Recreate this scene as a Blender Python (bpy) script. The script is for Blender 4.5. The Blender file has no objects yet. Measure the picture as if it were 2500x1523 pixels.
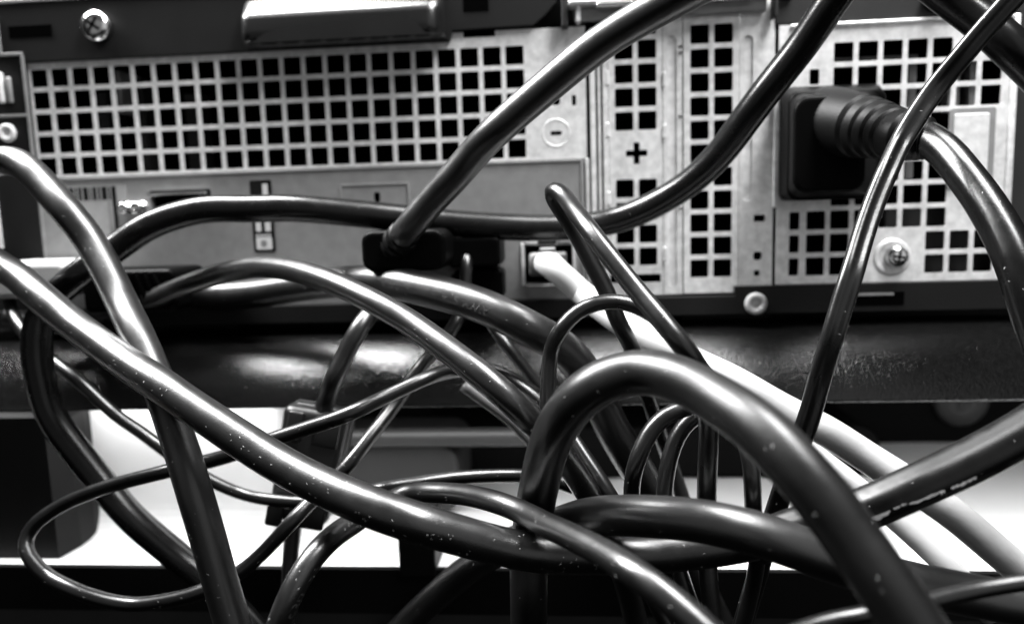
import bpy, bmesh, math, random
from mathutils import Vector, Matrix

# ------------------------------------------------------------------ camera, world, lamps, exposure
MM = 0.001
sc = bpy.context.scene
COL = sc.collection

def v3(x, y, z):
    return Vector((x * MM, y * MM, z * MM))

cam_d = bpy.data.cameras.new('camera')
cam = bpy.data.objects.new('camera', cam_d)
COL.objects.link(cam)
cam.location = v3(157.66, -213.36, -47.40)
cam_right = Vector((0.99655, 0.07699, -0.03087))
cam_up = Vector((0.02075, 0.12896, 0.99143))
cam_back = Vector((0.08031, -0.98866, 0.12692))
cam.rotation_euler = Matrix((cam_right, cam_up, cam_back)).transposed().to_euler()
cam_d.sensor_width = 36.0
cam_d.lens = 36.0 * 1800 / 2500
cam_d.clip_start = 0.005
cam_d.clip_end = 20
cam_d.dof.use_dof = True
cam_d.dof.focus_distance = 0.148
cam_d.dof.aperture_fstop = 10.5
sc.camera = cam

w = bpy.data.worlds.new('World')
sc.world = w
w.use_nodes = True
w.node_tree.nodes['Background'].inputs[0].default_value = (1, 1, 1, 1)
w.node_tree.nodes['Background'].inputs[1].default_value = 0.006

def area_lamp(name, loc, target, sx, sy, power):
    d = bpy.data.lights.new(name, 'AREA')
    d.shape = 'RECTANGLE'
    d.size, d.size_y, d.energy = sx, sy, power
    o = bpy.data.objects.new(name, d)
    COL.objects.link(o)
    o.location = loc
    o.rotation_euler = (Vector(target) - Vector(loc)).to_track_quat('-Z', 'Y').to_euler()
    return o

area_lamp('ceiling_panel_lamp', (-0.095, 0.015, 0.46), (0.05, -0.06, -0.08), 0.14, 0.34, 15.0)
area_lamp('ceiling_panel_lamp', (-0.330, 0.0, 0.46), (0.05, -0.06, -0.08), 0.17, 0.34, 18.0)
area_lamp('ceiling_panel_lamp', (0.330, -0.07, 0.48), (0.18, -0.08, -0.08), 0.20, 0.26, 8.5)
area_lamp('ceiling_panel_lamp', (0.340, -0.20, 0.33), (0.24, 0.0, -0.03), 0.10, 0.20, 3.0)  # close lamp added to brighten the right of the computer's back
area_lamp('front_right_fill', (0.62, -0.60, 0.08), (0.22, 0.0, -0.03), 0.75, 0.60, 0.8)  # unseen soft panel, added so the right-hand metal reflects something bright
area_lamp('front_fill', (-0.15, -1.10, 0.10), (0.12, 0.0, -0.03), 1.40, 0.90, 0.8)  # added fill from behind the camera, no real source
area_lamp('under_shelf_fill', (0.16, -0.008, -0.1005), (0.16, 0.010, -0.3), 0.50, 0.02, 0.21)  # added fill that whitens the lower shelf, no lamp hangs there

vs = sc.view_settings
vs.view_transform = 'Standard'
vs.look = 'None'
vs.exposure = 0.0
vs.gamma = 1.0
vs.use_curve_mapping = False
sc.cycles.use_denoising = True
sc.cycles.max_bounces = 8

# ------------------------------------------------------------------ materials
def material(name, base, rough=0.5, metal=0.0, spec=0.5, bump=0.0, bscale=2.0, var=0.0, vscale=0.08,
             dust=0.0, rvar=0.0, dscale=1.1, coat=0.0, bdist=0.1, film=0.0):
    """Procedural grey material; every scale is in cycles per millimetre of object space."""
    m = bpy.data.materials.new(name)
    m.use_nodes = True
    nt = m.node_tree
    N, L = nt.nodes, nt.links
    b = N['Principled BSDF']
    b.inputs['Roughness'].default_value = rough
    b.inputs['Metallic'].default_value = metal
    b.inputs['Specular IOR Level'].default_value = spec
    b.inputs['Coat Weight'].default_value = coat
    b.inputs['Coat Roughness'].default_value = 0.15
    tc = N.new('ShaderNodeTexCoord')
    mp = N.new('ShaderNodeMapping')
    mp.inputs['Scale'].default_value = (1000, 1000, 1000)
    L.new(tc.outputs['Object'], mp.inputs['Vector'])
    col = None
    n1 = N.new('ShaderNodeTexNoise')
    n1.inputs['Scale'].default_value = vscale
    n1.inputs['Detail'].default_value = 6
    L.new(mp.outputs[0], n1.inputs['Vector'])
    r1 = N.new('ShaderNodeMapRange')
    r1.inputs['From Min'].default_value = 0.3
    r1.inputs['From Max'].default_value = 0.7
    r1.inputs['To Min'].default_value = base * (1 - var)
    r1.inputs['To Max'].default_value = base * (1 + var)
    L.new(n1.outputs['Fac'], r1.inputs['Value'])
    col = r1.outputs[0]
    if rvar:
        r2 = N.new('ShaderNodeMapRange')
        r2.inputs['From Min'].default_value = 0.3
        r2.inputs['From Max'].default_value = 0.7
        r2.inputs['To Min'].default_value = max(0.05, rough - rvar)
        r2.inputs['To Max'].default_value = rough + rvar
        n2 = N.new('ShaderNodeTexNoise')
        n2.inputs['Scale'].default_value = 0.35
        n2.inputs['Detail'].default_value = 8
        L.new(mp.outputs[0], n2.inputs['Vector'])
        L.new(n2.outputs['Fac'], r2.inputs['Value'])
        L.new(r2.outputs[0], b.inputs['Roughness'])
    if dust:
        vo = N.new('ShaderNodeTexVoronoi')
        vo.inputs['Scale'].default_value = dscale
        L.new(mp.outputs[0], vo.inputs['Vector'])
        sz = N.new('ShaderNodeSeparateColor')
        L.new(vo.outputs['Color'], sz.inputs[0])
        # a speck only in some cells, each of its own size
        th = N.new('ShaderNodeMapRange')
        th.inputs['From Min'].default_value = 1.0 - dust
        th.inputs['From Max'].default_value = 1.0
        th.inputs['To Min'].default_value = 0.0
        th.inputs['To Max'].default_value = 0.12
        L.new(sz.outputs[0], th.inputs['Value'])
        lt = N.new('ShaderNodeMath'); lt.operation = 'LESS_THAN'
        L.new(vo.outputs['Distance'], lt.inputs[0])
        L.new(th.outputs[0], lt.inputs[1])
        mx = N.new('ShaderNodeMix'); mx.data_type = 'FLOAT'
        L.new(lt.outputs[0], mx.inputs[0])
        L.new(col, mx.inputs[2])
        mx.inputs[3].default_value = 0.45
        col = mx.outputs[0]
    if film:                                             # settled dust: only on what faces up, and patchy
        ge = N.new('ShaderNodeNewGeometry')
        sx = N.new('ShaderNodeSeparateXYZ')
        L.new(ge.outputs['Normal'], sx.inputs[0])
        up = N.new('ShaderNodeMapRange')
        up.inputs['From Min'].default_value = 0.1
        up.inputs['From Max'].default_value = 0.95
        up.inputs['To Max'].default_value = film
        L.new(sx.outputs['Z'], up.inputs['Value'])
        nf = N.new('ShaderNodeTexNoise')
        nf.inputs['Scale'].default_value = 2.0
        nf.inputs['Detail'].default_value = 9
        nf.inputs['Roughness'].default_value = 0.7
        L.new(mp.outputs[0], nf.inputs['Vector'])
        pr = N.new('ShaderNodeMapRange')
        pr.inputs['From Min'].default_value = 0.42
        pr.inputs['From Max'].default_value = 0.68
        L.new(nf.outputs['Fac'], pr.inputs['Value'])
        mu = N.new('ShaderNodeMath'); mu.operation = 'MULTIPLY'
        L.new(up.outputs[0], mu.inputs[0])
        L.new(pr.outputs[0], mu.inputs[1])
        ad = N.new('ShaderNodeMath'); ad.operation = 'ADD'
        L.new(col, ad.inputs[0])
        L.new(mu.outputs[0], ad.inputs[1])
        col = ad.outputs[0]
    cc = N.new('ShaderNodeCombineColor')
    for i in range(3):
        L.new(col, cc.inputs[i])
    L.new(cc.outputs[0], b.inputs['Base Color'])
    if bump:
        nb = N.new('ShaderNodeTexNoise')
        nb.inputs['Scale'].default_value = bscale
        nb.inputs['Detail'].default_value = 4
        L.new(mp.outputs[0], nb.inputs['Vector'])
        bp = N.new('ShaderNodeBump')
        bp.inputs['Strength'].default_value = bump
        bp.inputs['Distance'].default_value = bdist * 0.001
        L.new(nb.outputs['Fac'], bp.inputs['Height'])
        L.new(bp.outputs[0], b.inputs['Normal'])
    return m

M = {
    'cable': material('black_cable_vinyl', 0.0025, 0.34, spec=0.8, bump=0.22, bscale=2.6, var=0.2, vscale=0.15, dust=0.025, rvar=0.03, film=0.003),
    'gloss': material('glossy_cable_vinyl', 0.0025, 0.31, spec=0.85, bump=0.22, bscale=2.6, var=0.2, vscale=0.2, dust=0.045, rvar=0.03, dscale=1.3, film=0.003),
    'thin': material('thin_cable_vinyl', 0.0025, 0.3, spec=0.55, bump=0.22, bscale=2.6, var=0.2, vscale=0.2, dust=0.04, rvar=0.03, film=0.003),
    'matte': material('matte_cable_rubber', 0.0025, 0.37, spec=0.42, bump=0.22, bscale=2.6, var=0.3, vscale=0.15, dust=0.035, rvar=0.03, film=0.004),
    'dull': material('dull_cable_rubber', 0.0025, 0.25, spec=0.32, bump=0.22, bscale=2.6, var=0.3, vscale=0.15, dust=0.03, rvar=0.03, film=0.003),
    'satin': material('satin_cable_vinyl', 0.0025, 0.37, spec=1.0, bump=0.22, bscale=2.6, var=0.3, vscale=0.15, dust=0.035, rvar=0.03, film=0.004),
    'ribbed': material('ribbed_rubber_cord', 0.0025, 0.40, spec=0.22, bump=0.22, bscale=2.6, var=0.4, vscale=0.25, dust=0.08, rvar=0.08, film=0.004),
    'grey': material('grey_cable_vinyl', 0.10, 0.40, spec=0.5, bump=0.3, bscale=1.5, var=0.2),
    'white': material('white_cable_vinyl', 0.35, 0.40, spec=0.5, bump=0.5, bscale=0.12, bdist=0.6, var=0.05),
    'boot': material('white_boot_rubber', 0.32, 0.45, var=0.05),
    'plug': material('black_plug_plastic', 0.0014, 0.42, spec=0.03, bump=0.3, bscale=1.5, var=0.3),
    'clip': material('ferrite_clip_plastic', 0.003, 0.36, spec=0.6, bump=0.2, bscale=2.0, var=0.2),
    'relief': material('strain_relief_rubber', 0.0015, 0.45, spec=0.12, bump=0.3, bscale=1.5, var=0.3),
    'zinc': material('zinc_plated_steel', 0.74, 0.42, metal=0.45, spec=0.5, bump=0.25, bscale=0.7, var=0.18, vscale=0.45, rvar=0.05),
    'zinc2': material('dull_zinc_steel', 0.27, 0.45, metal=0.45, spec=0.4, bump=0.15, bscale=0.7, var=0.10, vscale=0.3, rvar=0.04),
    'chrome': material('bright_screw_metal', 0.75, 0.18, metal=1.0, bump=0.2, bscale=1.5, var=0.1),
    'case': material('black_painted_steel', 0.008, 0.5, spec=0.15, bump=0.25, bscale=1.5, var=0.15),
    'case2': material('dark_grey_painted_steel', 0.018, 0.5, spec=0.2, bump=0.25, bscale=1.5, var=0.15),
    'latch': material('glossy_black_plastic', 0.006, 0.26, spec=0.5, bump=0.2, bscale=2.0),
    'inside': material('hole_shade_black', 0.0015, 0.9, spec=0.0),  # near-black that stands for the shade inside the case, slots and ports
    'part': material('dim_component_grey', 0.16, 0.6),
    'paper': material('label_paper', 0.22, 0.6, var=0.1, vscale=0.4),
    'ink': material('label_ink', 0.006, 0.7, spec=0.1),
    'print': material('white_print', 0.50, 0.6),
    'jprint': material('faint_cable_print', 0.028, 0.5),
    'fleck': material('worn_white_fleck', 0.75, 0.7, var=0.25, vscale=1.5),
    'scuff': material('pale_scuff', 0.30, 0.7, var=0.3, vscale=1.5),
    'desk': material('pebbled_black_laminate', 0.004, 0.14, spec=0.55, bump=1.0, bscale=1.6, bdist=0.2, var=0.3, vscale=0.8, dust=0.02),
    'shelfw': material('white_laminate', 0.72, 0.45, var=0.03, vscale=0.03),
    'edge': material('black_edge_band', 0.002, 0.5, spec=0.1),
    'panel': material('dark_grey_panel', 0.003, 0.6, spec=0.15, var=0.2, vscale=0.04),
    'panel2': material('mid_grey_plastic', 0.02, 0.5, var=0.1, vscale=0.05),
    'cabinet': material('dark_cabinet_laminate', 0.035, 0.5, spec=0.3, var=0.15, vscale=0.05),
    'dark': material('dark_back_panel', 0.003, 0.7, var=0.2, vscale=0.03, spec=0.05),
}

# ------------------------------------------------------------------ mesh helpers (millimetres in, metres out)
def link(name, me, mat, parent=None, smooth=False):
    o = bpy.data.objects.new(name, me)
    COL.objects.link(o)
    if mat:
        me.materials.append(M[mat])
    if smooth:
        for p in me.polygons:
            p.use_smooth = True
    if parent:
        o.parent = parent
    return o

def from_bm(name, bm, mat, parent=None, smooth=False):
    me = bpy.data.meshes.new(name)
    bmesh.ops.recalc_face_normals(bm, faces=bm.faces)
    bm.to_mesh(me)
    bm.free()
    return link(name, me, mat, parent, smooth)

def from_data(name, vs_, fs, mat, parent=None, smooth=False):
    me = bpy.data.meshes.new(name)
    me.from_pydata([(a * MM, b * MM, c * MM) for a, b, c in vs_], [], fs)
    me.update()
    bm = bmesh.new()
    bm.from_mesh(me)
    bmesh.ops.recalc_face_normals(bm, faces=bm.faces)
    bm.to_mesh(me)
    bm.free()
    return link(name, me, mat, parent, smooth)

def tag(o, label, cat, group=None, kind=None):
    o['label'] = label
    o['category'] = cat
    if group:
        o['group'] = group
    if kind:
        o['kind'] = kind
    return o

def empty(name, x, y, z):
    o = bpy.data.objects.new(name, None)
    COL.objects.link(o)
    o.empty_display_size = 0.005
    return o      # parts carry world coordinates, the Empty stays at the origin of the site grid

def box(name, x0, x1, y0, y1, z0, z1, mat, parent=None, bev=0.0, seg=2, rot=None):
    bm = bmesh.new()
    bmesh.ops.create_cube(bm, size=1.0)
    cx, cy, cz = (x0 + x1) / 2, (y0 + y1) / 2, (z0 + z1) / 2
    for v in bm.verts:
        v.co = Vector((v.co.x * (x1 - x0) * MM, v.co.y * (y1 - y0) * MM, v.co.z * (z1 - z0) * MM))
    if bev:
        bmesh.ops.bevel(bm, geom=list(bm.edges), offset=bev * MM, segments=seg, profile=0.5, affect='EDGES')
    mt = Matrix.Translation(v3(cx, cy, cz))
    if rot:
        mt = mt @ rot
    bmesh.ops.transform(bm, matrix=mt, verts=bm.verts)
    return from_bm(name, bm, mat, parent, smooth=bool(bev) and seg > 2)

def prism(name, pts, y0, y1, mat, parent=None, bev=0.0, seg=2):
    """A polygon given in x, z pushed from y0 (front) to y1 (back)."""
    bm = bmesh.new()
    fr = [bm.verts.new(v3(x, y0, z)) for x, z in pts]
    bk = [bm.verts.new(v3(x, y1, z)) for x, z in pts]
    n = len(pts)
    f = bm.faces.new(fr)
    bm.faces.new(bk[::-1])
    for i in range(n):
        j = (i + 1) % n
        bm.faces.new((fr[j], fr[i], bk[i], bk[j]))
    bmesh.ops.recalc_face_normals(bm, faces=bm.faces)
    if bev:
        es = [e for e in bm.edges if all(abs(v.co.y - y0 * MM) < 1e-7 for v in e.verts)]
        bmesh.ops.bevel(bm, geom=es, offset=bev * MM, segments=seg, profile=0.5, affect='EDGES')
    return from_bm(name, bm, mat, parent)

def rrect(x0, x1, z0, z1, r, n=5):
    pts = []
    for cx, cz, a0 in ((x1 - r, z1 - r, 0), (x0 + r, z1 - r, 90), (x0 + r, z0 + r, 180), (x1 - r, z0 + r, 270)):
        for i in range(n + 1):
            a = math.radians(a0 + 90 * i / n)
            pts.append((cx + r * math.cos(a), cz + r * math.sin(a)))
    return pts

def plate(name, x0, x1, z0, z1, holes, y, th, mat, parent, fil=0.5):
    """A sheet with rectangular holes that really go through; fil rounds each hole's corners."""
    xs = sorted({x0, x1} | {round(h[0], 3) for h in holes} | {round(h[1], 3) for h in holes})
    zs = sorted({z0, z1} | {round(h[2], 3) for h in holes} | {round(h[3], 3) for h in holes})
    xs = [a for a in xs if x0 <= a <= x1]
    zs = [a for a in zs if z0 <= a <= z1]
    def solid(i, j):
        if i < 0 or j < 0 or i >= len(xs) - 1 or j >= len(zs) - 1:
            return False
        cx, cz = (xs[i] + xs[i + 1]) / 2, (zs[j] + zs[j + 1]) / 2
        return not any(h[0] < cx < h[1] and h[2] < cz < h[3] for h in holes)
    vs_, fs, idx = [], [], {}
    def V(a, b, c):
        k = (round(a, 3), round(b, 3), round(c, 3))
        if k not in idx:
            idx[k] = len(vs_)
            vs_.append(k)
        return idx[k]
    for i in range(len(xs) - 1):
        for j in range(len(zs) - 1):
            if not solid(i, j):
                continue
            a, b, c, d = xs[i], xs[i + 1], zs[j], zs[j + 1]
            fs.append((V(a, y, c), V(b, y, c), V(b, y, d), V(a, y, d)))
            for (ii, jj, p, q) in ((i - 1, j, (a, c), (a, d)), (i + 1, j, (b, c), (b, d)), (i, j - 1, (a, c), (b, c)), (i, j + 1, (a, d), (b, d))):
                if not solid(ii, jj):
                    fs.append((V(p[0], y, p[1]), V(q[0], y, q[1]), V(q[0], y + th, q[1]), V(p[0], y + th, p[1])))
    for h in holes:
        r = h[4] if len(h) > 4 else fil
        if not r:
            continue
        for cx, cz, sx, sz in ((h[0], h[2], 1, 1), (h[1], h[2], -1, 1), (h[0], h[3], 1, -1), (h[1], h[3], -1, -1)):
            p = [(cx, cz), (cx + sx * r, cz), (cx + sx * r * .3, cz + sz * r * .3), (cx, cz + sz * r)]
            k = len(vs_)
            vs_.extend([(a, y, b) for a, b in p])
            vs_.extend([(a, y + th, b) for a, b in p[1:]])
            fs.append((k, k + 1, k + 2, k + 3))
            fs.append((k + 1, k + 4, k + 5, k + 2))
            fs.append((k + 2, k + 5, k + 6, k + 3))
    me = bpy.data.meshes.new(name)
    me.from_pydata([(a * MM, b * MM, c * MM) for a, b, c in vs_], [], fs)
    me.update()
    return link(name, me, mat, parent)

def lathe(name, prof, cx, cy, cz, mat, parent=None, axis=(0, -1, 0), n=28, cap=True):
    """prof: (radius, height along axis) from the base outwards."""
    ax = Vector(axis).normalized()
    e1 = ax.orthogonal().normalized()
    e2 = ax.cross(e1)
    c = Vector((cx, cy, cz))
    vs_, fs = [], []
    for r, h in prof:
        for k in range(n):
            a = 2 * math.pi * k / n
            p = c + ax * h + (e1 * math.cos(a) + e2 * math.sin(a)) * r
            vs_.append(tuple(p))
    for i in range(len(prof) - 1):
        for k in range(n):
            j = (k + 1) % n
            fs.append((i * n + k, i * n + j, (i + 1) * n + j, (i + 1) * n + k))
    if cap and prof[-1][0] > 1e-4:
        fs.append(tuple((len(prof) - 1) * n + k for k in range(n)))
    return from_data(name, vs_, fs, mat, parent, smooth=True)

def screw(x, y, z, r, mat, parent, h=2.0, tilt=20):
    s = lathe('screw', [(r * .8, 0), (r, .1), (r, h * .45), (r * .92, h * .75), (r * .6, h * .97), (r * .3, h), (0.02, h)], x, y, z, mat, parent)
    for a in (tilt, tilt + 90):
        rt = Matrix.Rotation(math.radians(a), 4, 'Y')
        box('cross_shade_bar', x - r * .55, x + r * .55, y - h - .06, y - h + .4, z - r * .11, z + r * .11, 'ink', s, rot=rt)  # dark bars on the head in place of the shade in a cross slot
    return s

def rivet(x, y, z, r, parent):
    return lathe('rivet', [(r, 0), (r, .5), (r * .9, .9), (r * .62, 1.0), (r * .45, .7), (r * .34, .2), (r * .3, .15), (r * .2, .5), (.02, .55)], x, y, z, 'print', parent)

# ------------------------------------------------------------------ tubes along a path
def catmull(P, step=1.6, relax=6):
    P = [Vector(p) for p in P]
    Q = [P[0] * 2 - P[1]] + P + [P[-1] * 2 - P[-2]]
    out = []
    for i in range(1, len(Q) - 2):
        p0, p1, p2, p3 = Q[i - 1:i + 3]
        t0 = 0.0
        t1 = t0 + max(1e-4, (p1 - p0).length ** .5)
        t2 = t1 + max(1e-4, (p2 - p1).length ** .5)
        t3 = t2 + max(1e-4, (p3 - p2).length ** .5)
        n = max(2, int((p2 - p1).length / step))
        for k in range(n):
            t = t1 + (t2 - t1) * k / n
            a1 = p0 * ((t1 - t) / (t1 - t0)) + p1 * ((t - t0) / (t1 - t0))
            a2 = p1 * ((t2 - t) / (t2 - t1)) + p2 * ((t - t1) / (t2 - t1))
            a3 = p2 * ((t3 - t) / (t3 - t2)) + p3 * ((t - t2) / (t3 - t2))
            b1 = a1 * ((t2 - t) / (t2 - t0)) + a2 * ((t - t0) / (t2 - t0))
            b2 = a2 * ((t3 - t) / (t3 - t1)) + a3 * ((t - t1) / (t3 - t1))
            out.append(b1 * ((t2 - t) / (t2 - t1)) + b2 * ((t - t1) / (t2 - t1)))
    out.append(P[-1])
    for k in range(relax * 2):                           # cable stiffness: relax small kinks, then push back so loops keep their size
        f = .25 if k % 2 == 0 else -.262
        out = [out[0]] + [out[i] + (out[i - 1] + out[i + 1] - out[i] * 2) * f for i in range(1, len(out) - 1)] + [out[-1]]
    return out

def tangents(C):
    n = len(C)
    return [(C[min(i + 1, n - 1)] - C[max(i - 1, 0)]).normalized() for i in range(n)]

def tube(name, C, rad, mat, parent=None, seg=24, prof=None, radii=None, caps=True):
    T = tangents(C)
    e1 = T[0].orthogonal().normalized()
    vs_, fs = [], []
    for i, (c, t) in enumerate(zip(C, T)):
        if prof:                                          # flat cords keep their broad side to the room
            e1 = Vector((0, -1, 0)).cross(t).normalized()
        else:
            e1 = (e1 - t * e1.dot(t)).normalized()
        e2 = t.cross(e1)
        r = radii(i / (len(C) - 1)) if radii else rad * (1 + .010 * math.sin(i * .31 + rad * 7) + .008 * math.sin(i * .117 + rad * 3))
        for k in range(seg):
            a = 2 * math.pi * k / seg
            x, y = prof(a) if prof else (math.cos(a), math.sin(a))
            vs_.append(tuple(c + e1 * (x * r) + e2 * (y * r)))
    for i in range(len(C) - 1):
        for k in range(seg):
            j = (k + 1) % seg
            fs.append((i * seg + k, i * seg + j, (i + 1) * seg + j, (i + 1) * seg + k))
    if caps:
        fs.append(tuple(range(seg - 1, -1, -1)))
        fs.append(tuple((len(C) - 1) * seg + k for k in range(seg)))
    return from_data(name, vs_, fs, mat, parent, smooth=True)

def twin_profile(a):
    # two round conductors side by side with a groove between them
    x = math.cos(a)
    s = math.sin(a)
    u = abs(x) * 2 - 1
    y = 0.52 * math.sqrt(max(0.0, 1 - max(u, -0.62) ** 2)) * (1 if s >= 0 else -1)
    return x, y

def on_surface(C, s, th, rad):
    """Point on a tube's skin: s millimetres along, th degrees from the top (90 faces the room, 180 is below)."""
    acc = 0.0
    for i in range(len(C) - 1):
        d = (C[i + 1] - C[i]).length
        if acc + d >= s or i == len(C) - 2:
            t = (s - acc) / d
            c = C[i].lerp(C[i + 1], t)
            i0, i1 = max(0, i - 1), min(len(C) - 1, i + 2)
            ta = (C[i + 1] - C[i0]).normalized().lerp((C[i1] - C[i]).normalized(), t).normalized()
            break
        acc += d
    up = (Vector((0, 0, 1)) - ta * ta.z).normalized()
    out = ta.cross(up)
    if out.y > 0:
        out = -out
    a = math.radians(th)
    return c + (up * math.cos(a) + out * math.sin(a)) * rad

def print_on(C, rad, text, s0, th, size, direction, mat, parent, flip=False):
    cu = bpy.data.curves.new('printed_text', 'FONT')
    cu.body = text
    cu.size = size
    cu.resolution_u = 3
    to = bpy.data.objects.new('printed_text', cu)
    COL.objects.link(to)
    dg = bpy.context.evaluated_depsgraph_get()
    me = bpy.data.meshes.new_from_object(to.evaluated_get(dg))
    bpy.data.objects.remove(to)
    for v in me.vertices:
        x, y = v.co.x, v.co.y - size * .35
        ang = th + math.degrees(y / rad) * (1 if flip else -1)
        p = on_surface(C, s0 + direction * x, ang, rad + .03)
        v.co = p * MM
    me.update()
    me.name = 'printed_text'
    return link('printed_text', me, mat, parent)

def fleck(C, rad, s0, th0, pts, mat, parent, name='scuff_mark'):
    vs_ = [tuple(on_surface(C, s0 + a, th0 + math.degrees(b / rad), rad + .05)) for a, b in pts]
    return from_data(name, vs_, [tuple(range(len(vs_)))], mat, parent)

# ------------------------------------------------------------------ the setting: two shelves and what stands between them
def extrude_x(name, prof, x0, x1, mat, parent=None, smooth=False):
    n = len(prof)
    vs_ = [(x0, a, b) for a, b in prof] + [(x1, a, b) for a, b in prof]
    fs = [(i, (i + 1) % n, n + (i + 1) % n, n + i) for i in range(n)] + [tuple(range(n)), tuple(range(2 * n - 1, n - 1, -1))]
    return from_data(name, vs_, fs, mat, parent, smooth)

prof = [(160, -79.2)]
R_ = 26.0
for k in range(25):
    a = math.radians(90 + 73 * k / 24)
    prof.append((7 + R_ * math.cos(a), -79.2 - R_ + R_ * math.sin(a)))
prof += [(-17.9, -98.2), (-17.0, -98.6), (160, -98.6)]
desk = extrude_x('desk_shelf', prof, -260, 520, 'desk', smooth=True)
desk['kind'] = 'structure'
low = extrude_x('lower_shelf', [(-27.5, -140.0), (79, -140.0), (79, -152), (-27.5, -152)], -260, 520, 'shelfw')
low['kind'] = 'structure'
band = extrude_x('edge_band', [(-29.5, -139.8), (-27.6, -139.8), (-27.6, -152.4), (-29.5, -152.4)], -260, 520, 'edge', low)
fr = extrude_x('cabinet_front', [(-26, -152.6), (-20, -152.6), (-20, -260), (-26, -260)], -260, 520, 'cabinet')
fr['kind'] = 'structure'
bk = extrude_x('back_wall', [(79.2, -98.8), (84, -98.8), (84, -260), (79.2, -260)], -300, 560, 'dark')
bk['kind'] = 'structure'

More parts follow.
